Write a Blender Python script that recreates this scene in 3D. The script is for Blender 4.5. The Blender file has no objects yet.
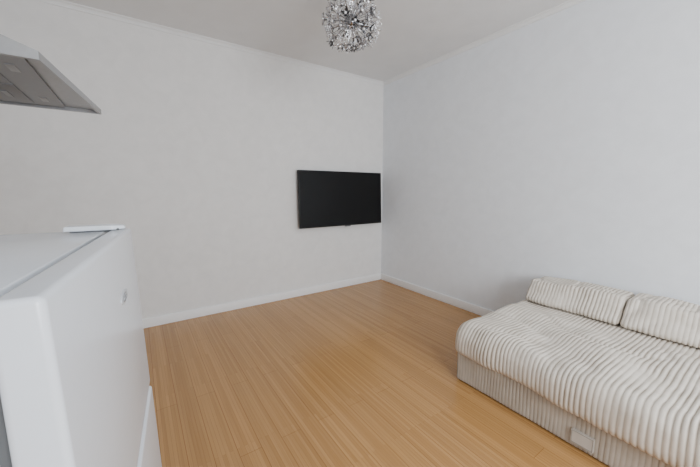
import bpy, bmesh, math, random
from mathutils import Vector, Matrix, noise
random.seed(4)
C = bpy.context.scene.collection
R = math.radians

# ------------------------------------------------------------------ materials
def new_mat(name):
    m = bpy.data.materials.new(name); m.use_nodes = True
    nt = m.node_tree; b = nt.nodes['Principled BSDF']
    return m, nt, b
def plain(name, col, rough=.5, metal=0, spec=.5, noise_amt=.03, nscale=30, bump=0, dist=0):
    m, nt, b = new_mat(name)
    b.inputs['Roughness'].default_value = rough; b.inputs['Metallic'].default_value = metal
    b.inputs['Specular IOR Level'].default_value = spec
    tc = nt.nodes.new('ShaderNodeTexCoord'); n = nt.nodes.new('ShaderNodeTexNoise')
    n.inputs['Scale'].default_value = nscale; n.inputs['Detail'].default_value = 6
    n.inputs['Distortion'].default_value = dist
    mp = nt.nodes.new('ShaderNodeMapping'); mp.inputs['Rotation'].default_value = (.5,.7,.4)
    nt.links.new(tc.outputs['Object'], mp.inputs['Vector']); nt.links.new(mp.outputs['Vector'], n.inputs['Vector'])
    cr = nt.nodes.new('ShaderNodeValToRGB')
    cr.color_ramp.elements[0].position = .3; cr.color_ramp.elements[1].position = .7
    cr.color_ramp.elements[0].color = (*[c*(1-noise_amt) for c in col], 1)
    cr.color_ramp.elements[1].color = (*[min(1, c*(1+noise_amt)) for c in col], 1)
    nt.links.new(n.outputs['Fac'], cr.inputs['Fac']); nt.links.new(cr.outputs['Color'], b.inputs['Base Color'])
    if bump:
        bp = nt.nodes.new('ShaderNodeBump'); bp.inputs['Strength'].default_value = bump; bp.inputs['Distance'].default_value = .002
        nt.links.new(n.outputs['Fac'], bp.inputs['Height']); nt.links.new(bp.outputs['Normal'], b.inputs['Normal'])
    return m
M = {}
M['wall'] = plain('wall_paint', (.79,.778,.765), .75, 0, .2, .030, 11, .3, .6)
M['wall_daylit'] = plain('wall_paint_daylit', (.80,.825,.86), .75, 0, .2, .026, 11, .3, .6)  # same wall paint, brighter and bluer: cool daylight put into the colour
M['ceil'] = plain('ceiling_paint', (.80,.80,.80), .85, 0, .2, .02, 6, .2)
M['trim'] = plain('trim_white', (.90,.90,.90), .40, 0, .5, .005, 20)
M['fridge'] = plain('fridge_white', (.69,.725,.775), .20, 0, .5, .008, 60, .03)
M['gasket'] = plain('gasket_grey', (.10,.105,.11), .6)
M['steel'] = plain('brushed_steel', (.35,.357,.367), .36, .75, .5, .05, 80)
M['steel_dark'] = plain('hood_underside', (.24,.25,.262), .42, .6, .5, .03, 80)
M['filter'] = plain('filter_mesh', (.205,.213,.225), .5, .6, .5, .05, 400)
M['lamp'] = plain('lamp_lens', (.25,.258,.268), .35)
M['black'] = plain('tv_black', (.006,.006,.006), .45, 0, .3)
M['screen'] = plain('tv_screen', (.004,.0042,.0048), .30, 0, .25, .02, 5)
M['dark'] = plain('dark_grey', (.10,.10,.11), .5)
M['emblem'] = plain('emblem_silver', (.52,.54,.57), .35, 0)
M['emblem_mark'] = plain('emblem_mark', (.22,.23,.25), .4)
M['tag'] = plain('tag_grey', (.55,.51,.455), .85)
M['tag_edge'] = plain('tag_edge', (.26,.24,.21), .8)
M['chrome'] = plain('chrome', (.84,.84,.86), .08, 1, .5, .02, 50)
M['chrome_dark_refl'] = plain('chrome_dark_reflection', (.34,.34,.35), .10, 1, .5, .02, 50)  # darkened copy of the chrome: dark reflections put into the colour
M['bead'] = plain('crystal_bead', (.88,.89,.91), .04, .35, .8)

def floor_mat():
    m, nt, b = new_mat('bamboo_floor')
    N = nt.nodes.new; L = nt.links.new
    tc = N('ShaderNodeTexCoord'); mp = N('ShaderNodeMapping'); mp.inputs['Rotation'].default_value = (0,0,R(90))
    L(tc.outputs['Object'], mp.inputs['Vector'])
    def brick(w, h, mort, c1, c2, cm, off):
        k = N('ShaderNodeTexBrick'); k.inputs['Scale'].default_value = 1; k.inputs['Brick Width'].default_value = w
        k.inputs['Row Height'].default_value = h; k.inputs['Mortar Size'].default_value = mort
        k.inputs['Color1'].default_value = c1; k.inputs['Color2'].default_value = c2; k.inputs['Mortar'].default_value = cm
        k.inputs['Mortar Smooth'].default_value = .1; k.offset = off; k.inputs['Bias'].default_value = 0
        L(mp.outputs['Vector'], k.inputs['Vector']); return k
    strips = brick(.95, .0157, .0005, (.545,.300,.110,1), (.45,.234,.080,1), (.35,.182,.062,1), .37)
    planks = brick(1.25, .0942, .0013, (1,1,1,1), (.90,.895,.88,1), (.64,.57,.50,1), .43)
    mp2 = N('ShaderNodeMapping'); mp2.inputs['Scale'].default_value = (170, 3, 1); L(tc.outputs['Object'], mp2.inputs['Vector'])
    ns = N('ShaderNodeTexNoise'); ns.inputs['Scale'].default_value = 1; ns.inputs['Detail'].default_value = 5
    L(mp2.outputs['Vector'], ns.inputs['Vector'])
    cr = N('ShaderNodeValToRGB'); cr.color_ramp.elements[0].position=.3; cr.color_ramp.elements[1].position=.7
    cr.color_ramp.elements[0].color=(.86,.845,.82,1); cr.color_ramp.elements[1].color=(1.0,1.0,1.0,1)
    L(ns.outputs['Fac'], cr.inputs['Fac'])
    m1 = N('ShaderNodeMixRGB'); m1.blend_type='MULTIPLY'; m1.inputs[0].default_value=1
    m2 = N('ShaderNodeMixRGB'); m2.blend_type='MULTIPLY'; m2.inputs[0].default_value=1
    L(strips.outputs['Color'], m1.inputs[1]); L(planks.outputs['Color'], m1.inputs[2])
    L(m1.outputs[0], m2.inputs[1]); L(cr.outputs[0], m2.inputs[2]); L(m2.outputs[0], b.inputs['Base Color'])
    b.inputs['Roughness'].default_value=.27; b.inputs['Specular IOR Level'].default_value=.5
    return m
M['floor'] = floor_mat()

def cord_mat(name, groove, ridge):
    m, nt, b = new_mat(name)
    N = nt.nodes.new; L = nt.links.new
    at = N('ShaderNodeAttribute'); at.attribute_name = 'rib'
    tc = N('ShaderNodeTexCoord'); ns = N('ShaderNodeTexNoise'); ns.inputs['Scale'].default_value=16; ns.inputs['Detail'].default_value=6
    L(tc.outputs['Object'], ns.inputs['Vector'])
    cr = N('ShaderNodeValToRGB')
    cr.color_ramp.elements[0].position=.05; cr.color_ramp.elements[0].color=(*groove,1)
    cr.color_ramp.elements[1].position=.72; cr.color_ramp.elements[1].color=(*ridge,1)
    L(at.outputs['Fac'], cr.inputs['Fac'])
    c2 = N('ShaderNodeValToRGB'); c2.color_ramp.elements[0].position=.3; c2.color_ramp.elements[1].position=.72
    c2.color_ramp.elements[0].color=(.84,.825,.805,1); c2.color_ramp.elements[1].color=(1,1,1,1)
    L(ns.outputs['Fac'], c2.inputs['Fac'])
    mx = N('ShaderNodeMixRGB'); mx.blend_type='MULTIPLY'; mx.inputs[0].default_value=1
    L(cr.outputs[0], mx.inputs[1]); L(c2.outputs[0], mx.inputs[2]); L(mx.outputs[0], b.inputs['Base Color'])
    b.inputs['Roughness'].default_value=.95; b.inputs['Specular IOR Level'].default_value=.1
    return m
M['cord'] = cord_mat('corduroy', (.41,.355,.295), (.73,.675,.60))
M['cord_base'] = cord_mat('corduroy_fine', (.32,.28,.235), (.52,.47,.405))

# ------------------------------------------------------------------ mesh helpers
def link(name, me, mat, parent=None, smooth=False):
    o = bpy.data.objects.new(name, me); C.objects.link(o)
    me.materials.append(M[mat])
    if smooth:
        for p in me.polygons: p.use_smooth = True
    if parent is not None: o.parent = parent
    return o
def obj(name, bm, mat, parent=None, smooth=False):
    me = bpy.data.meshes.new(name); bm.normal_update(); bm.to_mesh(me); bm.free()
    return link(name, me, mat, parent, smooth)
def add_box(bm, x0,x1,y0,y1,z0,z1, bev=0, seg=3):
    t = bmesh.new(); bmesh.ops.create_cube(t, size=1)
    for v in t.verts: v.co = Vector(((x0+x1)/2+v.co.x*(x1-x0), (y0+y1)/2+v.co.y*(y1-y0), (z0+z1)/2+v.co.z*(z1-z0)))
    if bev: bmesh.ops.bevel(t, geom=t.edges[:], offset=bev, segments=seg, profile=.5, affect='EDGES', clamp_overlap=True)
    me = bpy.data.meshes.new('tmp'); t.to_mesh(me); t.free(); bm.from_mesh(me); bpy.data.meshes.remove(me)
def box(name, mat, parent, *a, **k):
    bm = bmesh.new(); add_box(bm, *a, **k); o = obj(name, bm, mat, parent)
    if k.get('bev'):
        for p in o.data.polygons: p.use_smooth = True
        try: o.data.set_sharp_from_angle(angle=R(25))
        except Exception: pass
    return o
def add_tube(bm, pts, rad, n=8, closed=False):
    rings=[]; N=len(pts)
    for i,p in enumerate(pts):
        if closed: d=(pts[(i+1)%N]-pts[i-1])
        else: d=pts[min(i+1,N-1)]-pts[max(i-1,0)]
        d.normalize(); u=d.orthogonal().normalized() if i==0 else (u-d*u.dot(d)).normalized()
        w=d.cross(u)
        rings.append([bm.verts.new(p+u*rad*math.cos(2*math.pi*k/n)+w*rad*math.sin(2*math.pi*k/n)) for k in range(n)])
    for i in range(N if closed else N-1):
        a,b=rings[i],rings[(i+1)%N]
        for k in range(n): bm.faces.new((a[k],a[(k+1)%n],b[(k+1)%n],b[k]))
    if not closed:
        bm.faces.new(rings[0][::-1]); bm.faces.new(rings[-1])
def add_prism(bm, bottom, top):
    a=[bm.verts.new(p) for p in bottom]; b=[bm.verts.new(p) for p in top]; n=len(a)
    bm.faces.new(a[::-1]); bm.faces.new(b)
    for i in range(n): bm.faces.new((a[i],a[(i+1)%n],b[(i+1)%n],b[i]))
def empty(name, loc, label, cat, group=None):
    o=bpy.data.objects.new(name,None); C.objects.link(o); o.location=loc; o.empty_display_size=.1
    o['label']=label; o['category']=cat
    if group: o['group']=group
    return o
def structure(o): o['kind']='structure'; return o

# ------------------------------------------------------------------ room
XL, XR, YB, YF, H = -.82, 2.53, 3.0, -1.7, 2.4
T=.12
structure(box('floor','floor',None, XL-T,XR+T,YF-T,YB+T,-.1,0))
structure(box('ceiling','ceil',None, XL-T,XR+T,YF-T,YB+T,H,H+.1))
structure(box('wall_back','wall',None, XL-T,XR+T,YB,YB+T,0,H))
structure(box('wall_right','wall_daylit',None, XR,XR+T,YF,YB,0,H))
structure(box('wall_left','wall',None, XL-T,XL,YF,YB,0,H))
bm=bmesh.new()
wx0,wx1,wz0,wz1=.0,1.85,.7,2.15
add_box(bm,XL-T,wx0,YF-T,YF,0,H); add_box(bm,wx1,XR+T,YF-T,YF,0,H)
add_box(bm,wx0,wx1,YF-T,YF,0,wz0); add_box(bm,wx0,wx1,YF-T,YF,wz1,H)
structure(obj('wall_front',bm,'wall'))
bm=bmesh.new()
for a in ((wx0,wx0+.05,wz0,wz1),(wx1-.05,wx1,wz0,wz1),(wx0,wx1,wz0,wz0+.05),(wx0,wx1,wz1-.05,wz1),((wx0+wx1)/2-.025,(wx0+wx1)/2+.025,wz0,wz1)):
    add_box(bm,a[0],a[1],YF-.09,YF-.04,a[2],a[3])
structure(obj('window_1',bm,'trim'))
structure(box('baseboard_back','trim',None, XL,XR,YB-.014,YB,0,.080,bev=.004))
structure(box('baseboard_right','trim',None, XR-.014,XR,YF,YB-.014,0,.080,bev=.004))
structure(box('baseboard_left','trim',None, XL,XL+.014,YF,YB-.014,0,.080,bev=.004))
def cornice(name, axis):
    prof=[(0,0),(.030,0),(.029,-.006),(.016,-.012),(.008,-.024),(.007,-.032),(0,-.033)]
    if axis=='x':
        a=[Vector((XL,YB-p,H+q)) for p,q in prof]; b=[Vector((XR,YB-p,H+q)) for p,q in prof]
    else:
        a=[Vector((XR-p,YF,H+q)) for p,q in prof]; b=[Vector((XR-p,YB,H+q)) for p,q in prof]
    bm=bmesh.new(); add_prism(bm,a,b); bmesh.ops.recalc_face_normals(bm,faces=bm.faces)
    structure(obj(name,bm,'ceil'))
cornice('trim_1','x'); cornice('trim_2','y')

# ------------------------------------------------------------------ refrigerator (modelled square, then turned a little)
FF=-.016; FX=FF-.036; DRAFT=.024; ZT=1.049
fr=empty('refrigerator',(FF,.895,0),'small white two-door refrigerator with freezer on top, below the cooker hood','refrigerator')
fr.rotation_euler=(0,0,R(-5.6))
inv=Matrix.Translation((-FF,-.895,0))
def fset(o,par=fr,draft=False):
    if draft:                                     # the door faces lean out slightly towards the bottom
        for v in o.data.vertices:
            if v.co.x>FX+.012: v.co.x+=DRAFT*(ZT-v.co.z)
    o.data.transform(inv); o.parent=par; return o
def fpart(name,mat,*a,parent=fr,draft=False,**k):
    return fset(box(name,mat,None,*a,**k),parent,draft)
fpart('body','fridge',-.60,FX-.008,.346,.893,.03,1.047,bev=.003)
fpart('door_gasket','gasket',FX-.0085,FX+.004,.352,.884,.668,1.038)
fpart('door_gasket','gasket',FX-.0085,FX+.004,.352,.884,.06,.632)
fpart('door_divider','gasket',FX-.0080,FF-.010,.352,.889,.630,.664)
fd=fpart('freezer_door','fridge',FX,FF,.344,.895,.655,1.049,draft=True,bev=.007,seg=6)
ld=fpart('lower_door','fridge',FX,FF+.002,.344,.895,.05,.645,draft=True,bev=.007,seg=6)
# hinge cover: low cap that steps down and narrows towards the front of the door
bm=bmesh.new()
pl_=[(-.128,.848),(-.128,.889),(-.040,.889),(-.024,.882),(-.024,.866),(-.044,.848)]
add_prism(bm,[Vector((x,y,1.0500)) for x,y in pl_],[Vector((x*.97-.002,y*.98+.0174,1.0605 if x<-.03 else 1.0575)) for x,y in pl_])
bmesh.ops.recalc_face_normals(bm,faces=bm.faces)
bmesh.ops.bevel(bm,geom=bm.edges[:],offset=.0025,segments=3,profile=.5,affect='EDGES',clamp_overlap=True)
hc=fset(obj('hinge_cover',bm,'fridge'))
fset(box('hinge_pin','gasket',None,-.118,-.034,.854,.884,1.045,1.053),hc)
for x in (-.55,-.12):
    for y in (.41,.83):
        fpart('foot','dark',x-.02,x+.02,y-.02,y+.02,0,.034)
# emblem on the freezer door: small flat oval plate with a faint mark
bm=bmesh.new()
cy,cz=.690,.942; A,B=.034,.0115
rings=[]
for k,(f,h) in enumerate(((1,-.001),(1,.0010),(.95,.0016),(.5,.0018))):
    rings.append([bm.verts.new((FF+h,cy+A*f*math.cos(2*math.pi*i/32),cz+B*f*math.sin(2*math.pi*i/32))) for i in range(32)])
for a,b in zip(rings,rings[1:]):
    for i in range(32): bm.faces.new((a[i],a[(i+1)%32],b[(i+1)%32],b[i]))
bm.faces.new(rings[-1]); bmesh.ops.recalc_face_normals(bm,faces=bm.faces)
badge=fset(obj('badge',bm,'emblem',None,True),fd,True); badge['label']='small silver oval emblem'
bm=bmesh.new()
arc=[Vector((FF+.0018,cy+.020*math.cos(t),cz+.006*math.sin(t))) for t in [R(50+260*i/20) for i in range(21)]]
add_tube(bm,arc,.0012,8)
add_tube(bm,[Vector((FF+.0018,cy-.006,cz)),Vector((FF+.0018,cy+.014,cz))],.0012,8)
fset(obj('badge_mark',bm,'emblem_mark',None,True),badge,True)

# ------------------------------------------------------------------ cooker hood
hd=empty('cooker_hood',(XL,1.28,1.424),'grey steel wedge-shaped cooker hood high on the left above the refrigerator','cooker hood')
inv=Matrix.Translation((-XL,-1.28,-1.424))
def hset(o,par=hd): o.data.transform(inv); o.parent=par; return o
y0,y1=1.0,1.565; xn,xf=-.155,-.086; zb=1.424
bm=bmesh.new()
P=lambda x,y,z: Vector((x,y,z))
zt=1.442; zw=1.69
out_b=[P(XL,y0,zb),P(xn,y0,zb),P(xf,y1,zb),P(XL,y1,zb)]
lip=[P(XL,y0,zt),P(xn,y0,zt),P(xf,y1,zt),P(XL,y1,zt)]
d=.010
in_b=[P(XL,y0+d,zb),P(xn-d,y0+d,zb),P(xf-d,y1-d,zb),P(XL,y1-d,zb)]
in_t=[v+P(0,0,.012) for v in in_b]
va=[bm.verts.new(p) for p in out_b]; vl=[bm.verts.new(p) for p in lip]; vi=[bm.verts.new(p) for p in in_b]; vt=[bm.verts.new(p) for p in in_t]
tw0=bm.verts.new(P(XL,y0,zw)); tw1=bm.verts.new(P(XL,y1,zw))
for i in range(4):
    j=(i+1)%4
    bm.faces.new((va[i],va[j],vl[j],vl[i])); bm.faces.new((va[j],va[i],vi[i],vi[j])); bm.faces.new((vi[j],vi[i],vt[i],vt[j]))
bm.faces.new(vt[::-1]); bm.faces.new((vl[0],vl[1],tw0)); bm.faces.new((vl[1],vl[2],tw1,tw0)); bm.faces.new((vl[2],vl[3],tw1)); bm.faces.new((vl[3],vl[0],tw0,tw1))
bmesh.ops.recalc_face_normals(bm,faces=bm.faces)
hset(obj('canopy',bm,'steel'))
hset(box('underside_panel','steel_dark',None,XL+.01,-.185,y0+.03,y1-.03,zb+.006,zb+.0125))
for ya,yb in ((y0+.05,1.272),(1.29,y1-.05)):
    f=hset(box('filter','filter',None,-.66,-.26,ya,yb,zb+.003,zb+.007,bev=.0015))
    bm=bmesh.new()
    add_box(bm,-.305,-.292,(ya+yb)/2-.035,(ya+yb)/2+.035,zb+.001,zb+.004)
    hset(obj('filter_handle',bm,'steel_dark'),f)
for yc in (1.12,1.44):
    hset(box('lamp','lamp',None,-.232,-.214,yc-.028,yc+.028,zb+.004,zb+.007,bev=.001))
hset(box('chimney','steel',None,XL,XL+.22,1.16,1.41,1.62,H-.002))

# ------------------------------------------------------------------ television
TY=YB-.001
tv=empty('television',(1.91,TY,1.042),'large black flat-screen television mounted on the back wall beside the corner','television')
tw,th=1.085,.600
holder=Matrix.Translation((1.91,2.935,1.042)) @ Matrix.Rotation(R(-2.0),4,'X')
inv=Matrix.Translation((-1.91,-TY,-1.042))
def tvp(o,par=tv,local=True):
    if local: o.data.transform(inv@holder)
    else: o.data.transform(inv)
    o.parent=par; return o
body=tvp(box('casing','black',None,-tw/2,tw/2,-.012,.018,-th/2,th/2,bev=.004))
tvp(box('back_housing','black',None,-tw*.36,tw*.36,.016,.034,-th*.42,th*.25,bev=.008))
tvp(box('screen','screen',None,-tw/2+.008,tw/2-.008,-.0135,-.011,-th/2+.016,th/2-.008))
tvp(box('logo_plate','dark',None,.02,.085,-.013,.004,-th/2-.011,-th/2+.004,bev=.002))
tvp(box('wall_bracket','dark',None,1.72,2.10,2.955,TY,.90,1.18),tv,False)

# ------------------------------------------------------------------ corduroy pieces
def round_profile(corners, step):
    """corners: (x, z, radius) counter-clockwise; returns [(x,z,nx,nz)]"""
    out=[]; n=len(corners); segs=[]
    for i,(x,z,r) in enumerate(corners):
        p=Vector((x,z)); a=(Vector(corners[i-1][:2])-p).normalized(); b=(Vector(corners[(i+1)%n][:2])-p).normalized()
        ang=a.angle(b); t=r/math.tan(ang/2); c=p+(a+b).normalized()*(r/math.sin(ang/2))
        segs.append((p+a*t,p+b*t,c,r))
    for i in range(n):
        s,e,c,r=segs[i]
        n0=(s-c).normalized(); n1=(e-c).normalized(); th=n0.angle(n1)
        k=max(5,int(th*r/step*1.6))
        t0=math.atan2(n0.y,n0.x)
        for j in range(k+1):
            t=t0+th*j/k; q=Vector((math.cos(t),math.sin(t)))
            out.append((c.x+q.x*r,c.y+q.y*r,q.x,q.y))
        s2=segs[(i+1)%n][0]; L=(s2-e).length; m=int(L/step)
        for j in range(1,m):
            p=e.lerp(s2,j/m); out.append((p.x,p.y,n1.x,n1.y))
    return out
def ribsweep(corners, ya, yb, rend, period, amp, deform, step=.022, wav=.004, seed=0):
    """cushion whose ribs go round the X-Z profile, one after another along Y; 'rib' attribute = ridge height"""
    prof=round_profile(corners,step); n=len(prof)
    N=int((yb-ya-2*rend)/(period/9))
    body=[rend+(yb-ya-2*rend)*i/N for i in range(N+1)]
    m=max(12,int(rend/(period/9)))
    ends=[rend*i/m for i in range(m)]
    ts=[.0004+e*.999 for e in ends]+body+[yb-ya-(.0004+e*.999) for e in ends[::-1]]
    V=[];rib=[];F=[]
    for t in ts:
        e=min(t,yb-ya-t)
        ins=rend-math.sqrt(max(0,rend*rend-(rend-e)**2)) if e<rend else 0
        y=ya+t
        for (x,z,nx,nz_) in prof:
            jit=wav*noise.noise(Vector((x*3.5,z*4,y*2.5+seed)))+wav*.7*noise.noise(Vector((seed,.5*x,y*13)))+wav*.25*noise.noise(Vector((x*14,z*14,y*9+seed)))
            w=abs(math.cos(math.pi*(y+jit)/period))**.7
            q=noise.noise(Vector((x*7,z*7,y*7+seed)))
            a2=amp*(.85+.7*q)
            off=-ins+a2*(w-1)
            V.append(deform(x+nx*off,y,z+nz_*off)); rib.append(max(0,min(1,1-(1-w)*(1+.7*q))))
    for i in range(len(ts)-1):
        for j in range(n):
            F.append((i*n+j,i*n+(j+1)%n,(i+1)*n+(j+1)%n,(i+1)*n+j))
    F.append(tuple(range(n))[::-1]); F.append(tuple(range((len(ts)-1)*n,len(ts)*n)))
    me=bpy.data.meshes.new('ribbed'); me.from_pydata(V,[],F); me.update()
    at=me.attributes.new('rib','FLOAT','POINT'); at.data.foreach_set('value',rib)
    bm=bmesh.new(); bm.from_mesh(me); bmesh.ops.recalc_face_normals(bm,faces=bm.faces); bm.to_mesh(me); bm.free()
    return me

SO=(2.0,.3,0)
sofa=empty('sofa',SO,'low cream corduroy daybed sofa against the right wall','sofa')
def sm(x,y,z): return (x-SO[0],y-SO[1],z-SO[2])
def nz(x,y,z,s,k): return noise.noise(Vector((x*k,y*k,z*k+s)))
def crease(x,y,z,s,k,wd): return math.exp(-(nz(x,y,z,s,k)/wd)**2)
def sst(a,b,x):
    t=max(0,min(1,(x-a)/(b-a))); return t*t*(3-2*t)
def mattress(x,y,z):
    u=(x-1.98)/.50; v=(y-.3)/.80
    puff=max(0,1-u**4)*max(0,1-v**6)
    top=max(0,min(1,(z-.20)/.12))
    seat=1-sst(2.06,2.14,x)
    cz=crease(x,y*.7,z,40,3.2,.07)
    dz=top*(seat*(.010*puff+.020*nz(x,y,z,3,3.4)+.008*nz(x,y,z,13,9)-.009*cz)-.008)
    front=max(0,min(1,(1.70-x)/.16))
    near=1-sst(.20,.9,y)
    mid=math.exp(-((z-.25)/.06)**2)
    dx=front*(-.004-.020*near+.020*nz(x,y,z,9,3.6)+.008*nz(x,y,z,19,9)-.010*mid)
    dy=.009*nz(x,y,z,5,4)
    low=(1-top)*front*(.018*nz(x,y,z,21,3.4)-.016*near-.008)
    return sm(x+dx,y+dy,z+dz+low)
me=ribsweep([(1.498,.182,.040),(2.512,.190,.03),(2.512,.364,.04),(1.498,.362,.075)],-.52,1.10,.05,.0205,.0046,mattress,.018,.007,0)
link('seat_mattress',me,'cord',sofa,True)
def base(x,y,z): return sm(x+.008*nz(x,y,z,2,4)+.003*nz(x,y,z,12,11),y,z)
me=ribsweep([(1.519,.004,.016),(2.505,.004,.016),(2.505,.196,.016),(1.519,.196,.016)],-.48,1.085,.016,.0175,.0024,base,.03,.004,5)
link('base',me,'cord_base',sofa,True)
ti=Matrix.Translation((-SO[0],-SO[1],0))
ta,tb,tc0,tc1=.392,.475,.034,.094
tg=box('care_tag','tag',None,1.508,1.521,ta,tb,tc0,tc1); tg.data.transform(ti); tg.parent=sofa
tg['label']='small beige sewn-on tag with darker outline'
bm=bmesh.new()
add_tube(bm,[Vector((1.508,a,b)) for a,b in ((ta+.003,tc0+.003),(tb-.003,tc0+.003),(tb-.003,tc1-.003),(ta+.003,tc1-.003))],.0014,6,True)
o=obj('tag_border',bm,'tag_edge',None); o.data.transform(ti); o.parent=tg

def cushion(ya,yb,label,seed):
    L=yb-ya; c=(2.36,(ya+yb)/2,.3575)
    def df(x,y,z):
        u=y/(L/2); h=max(0,min(1,z/.16))
        puff=(1-.6*abs(u)**3)
        f=max(0,min(1,(.08-x)/.12))
        cr=crease(x,y,z,seed+60,5,.08)
        return (x+f*(-.008*puff*h*(1.6-h)+.007*cr)+.011*nz(x,y,z,seed+7,5), y+.006*nz(x,y,z,seed+3,6)*(1-u*u),
                z+h*(.003*puff+.020*nz(x,y,z,seed,4.5)-.007*cr-.006*abs(u)**4-.006*u*(1 if seed<10 else -1)))
    me=ribsweep([(-.172,.004,.026),(.155,.004,.02),(.138,.160,.028),(-.064,.160,.034)],-L/2,L/2,.024,.0205,.0046,df,.014,.007,seed)
    o=link('back_cushion',me,'cord',None,True)
    o.location=c
    o['label']=label; o['category']='cushion'; return o
cushion(.532,1.06,'cream corduroy back cushion at the far end of the sofa nearest the television',1)
cushion(-.02,.527,'cream corduroy back cushion cut off by the right edge of the photo',31)

# ------------------------------------------------------------------ ball pendant lamp
PC=Vector((1.147,1.671,2.14))
pl=empty('pendant_lamp',(PC.x,PC.y,H),'spherical chrome flower-burst pendant lamp hanging from the ceiling','lamp')
def lathe(prof,n=24):
    bm=bmesh.new(); rings=[]
    for r_,z in prof: rings.append([bm.verts.new((r_*math.cos(2*math.pi*k/n),r_*math.sin(2*math.pi*k/n),z)) for k in range(n)])
    for a,b in zip(rings,rings[1:]):
        for k in range(n): bm.faces.new((a[k],a[(k+1)%n],b[(k+1)%n],b[k]))
    bm.faces.new(rings[0][::-1]); bm.faces.new(rings[-1]); bmesh.ops.recalc_face_normals(bm,faces=bm.faces)
    return bm
obj('canopy',lathe([(.06,0),(.06,-.012),(.05,-.022),(.012,-.028)]),'chrome',pl,True)
obj('stem',lathe([(.007,-.02),(.007,-.25)],12),'chrome',pl,True)
bm=bmesh.new(); bmesh.ops.create_uvsphere(bm,u_segments=24,v_segments=14,radius=.04,matrix=Matrix.Translation((0,0,PC.z-H)))
obj('core',bm,'chrome_dark_refl',pl,True)
bm=bmesh.new(); add_tube(bm,[Vector((0,0,.03)),Vector((0,0,.10)),Vector((0,0,.165))],.0014,6)
rod_me=bpy.data.meshes.new('branch'); bm.to_mesh(rod_me); bm.free(); rod_me.materials.append(M['chrome_dark_refl'])
def leaf_mesh(n,rad,seed,mat='chrome'):
    bm=bmesh.new(); rnd=random.Random(seed)
    for k in range(n):
        t=2*math.pi*k/n+rnd.uniform(-.15,.15)
        u=Vector((math.cos(t),math.sin(t),0)); w=Vector((-math.sin(t),math.cos(t),0))
        rows=[]
        for i in range(6):
            f=i/5; wid=rad*.34*math.sin(math.pi*(.08+.88*f))**.8
            c=u*(rad*(.12+.95*f))+Vector((0,0,.012*f*f*2-.004))
            rows.append([bm.verts.new(c+w*wid*s+Vector((0,0,.006*s*s))) for s in (-1,-.5,0,.5,1)])
        for a,b in zip(rows,rows[1:]):
            for j in range(4): bm.faces.new((a[j],a[j+1],b[j+1],b[j]))
    bmesh.ops.solidify(bm,geom=bm.faces[:],thickness=.0009)
    me=bpy.data.meshes.new('flower'); bm.to_mesh(me); bm.free(); me.materials.append(M[mat])
    for p in me.polygons: p.use_smooth=True
    return me
def loop_mesh(n,rad,seed,mat='chrome'):
    bm=bmesh.new(); rnd=random.Random(seed)
    for k in range(n):
        t=2*math.pi*k/n+rnd.uniform(-.2,.2)
        u=Vector((math.cos(t),math.sin(t),0)); w=Vector((-math.sin(t),math.cos(t),0))
        lift=rnd.uniform(.2,.9)
        pts=[u*(rad*.55*(1-math.cos(q)))+w*(rad*.36*math.sin(q))+Vector((0,0,lift*.012*(1-math.cos(q)))) for q in [2*math.pi*i/16 for i in range(16)]]
        add_tube(bm,pts,.0016,5,True)
    me=bpy.data.meshes.new('flower'); bm.to_mesh(me); bm.free(); me.materials.append(M[mat])
    for p in me.polygons: p.use_smooth=True
    return me
flowers=[loop_mesh(6,.032,1),leaf_mesh(5,.024,2),loop_mesh(7,.030,3,'chrome_dark_refl'),loop_mesh(5,.034,5),leaf_mesh(4,.025,7,'chrome_dark_refl'),leaf_mesh(4,.026,9)]
bm=bmesh.new(); bmesh.ops.create_icosphere(bm,subdivisions=2,radius=.0075)
bead_me=bpy.data.meshes.new('crystal'); bm.to_mesh(bead_me); bm.free(); bead_me.materials.append(M['bead'])
NB=90
for i in range(NB):
    z=1-2*(i+.5)/NB; t=i*2.399963
    d=Vector((math.sqrt(1-z*z)*math.cos(t),math.sqrt(1-z*z)*math.sin(t),z))
    if d.z>.97: continue
    q=d.to_track_quat('Z','Y').to_matrix().to_4x4() @ Matrix.Rotation(random.uniform(0,6.28),4,'Z')
    r=bpy.data.objects.new('branch',rod_me); C.objects.link(r); r.parent=pl
    r.matrix_local=Matrix.Translation((0,0,PC.z-H))@q
    rr=random.uniform(.142,.178)
    fl=bpy.data.objects.new('flower',random.choice(flowers)); C.objects.link(fl); fl.parent=r
    fl.matrix_local=Matrix.Translation((0,0,rr-.010))@Matrix.Rotation(random.uniform(-.35,.35),4,'X')
    cb=bpy.data.objects.new('crystal',bead_me); C.objects.link(cb); cb.parent=r
    cb.location=(0,0,rr+.002)

# ------------------------------------------------------------------ light
def area(name,loc,rot,sx,sy,e,col=(1,1,1)):
    l=bpy.data.lights.new(name,'AREA'); l.shape='RECTANGLE'; l.size=sx; l.size_y=sy; l.energy=e; l.color=col
    o=bpy.data.objects.new(name,l); C.objects.link(o); o.location=loc; o.rotation_euler=rot; return o
# daylight through the window, coming in slightly towards the right-hand wall
area('window_light',((wx0+wx1)/2,YF-.02,(wz0+wz1)/2),(R(90),0,R(-22)),wx1-wx0-.1,wz1-wz0-.1,104,(.91,.957,1))
w=bpy.data.worlds.new('world'); bpy.context.scene.world=w; w.use_nodes=True
w.node_tree.nodes['Background'].inputs[0].default_value=(.85,.92,1,1); w.node_tree.nodes['Background'].inputs[1].default_value=1.0

# ------------------------------------------------------------------ camera
cd=bpy.data.cameras.new('camera'); cam=bpy.data.objects.new('camera',cd); C.objects.link(cam)
cd.sensor_width=36; cd.lens=36*311/700; cd.clip_start=.02
cam.location=(0,0,1.136); cam.rotation_euler=(R(90-7.9),0,R(-34.3))
bpy.context.scene.camera=cam
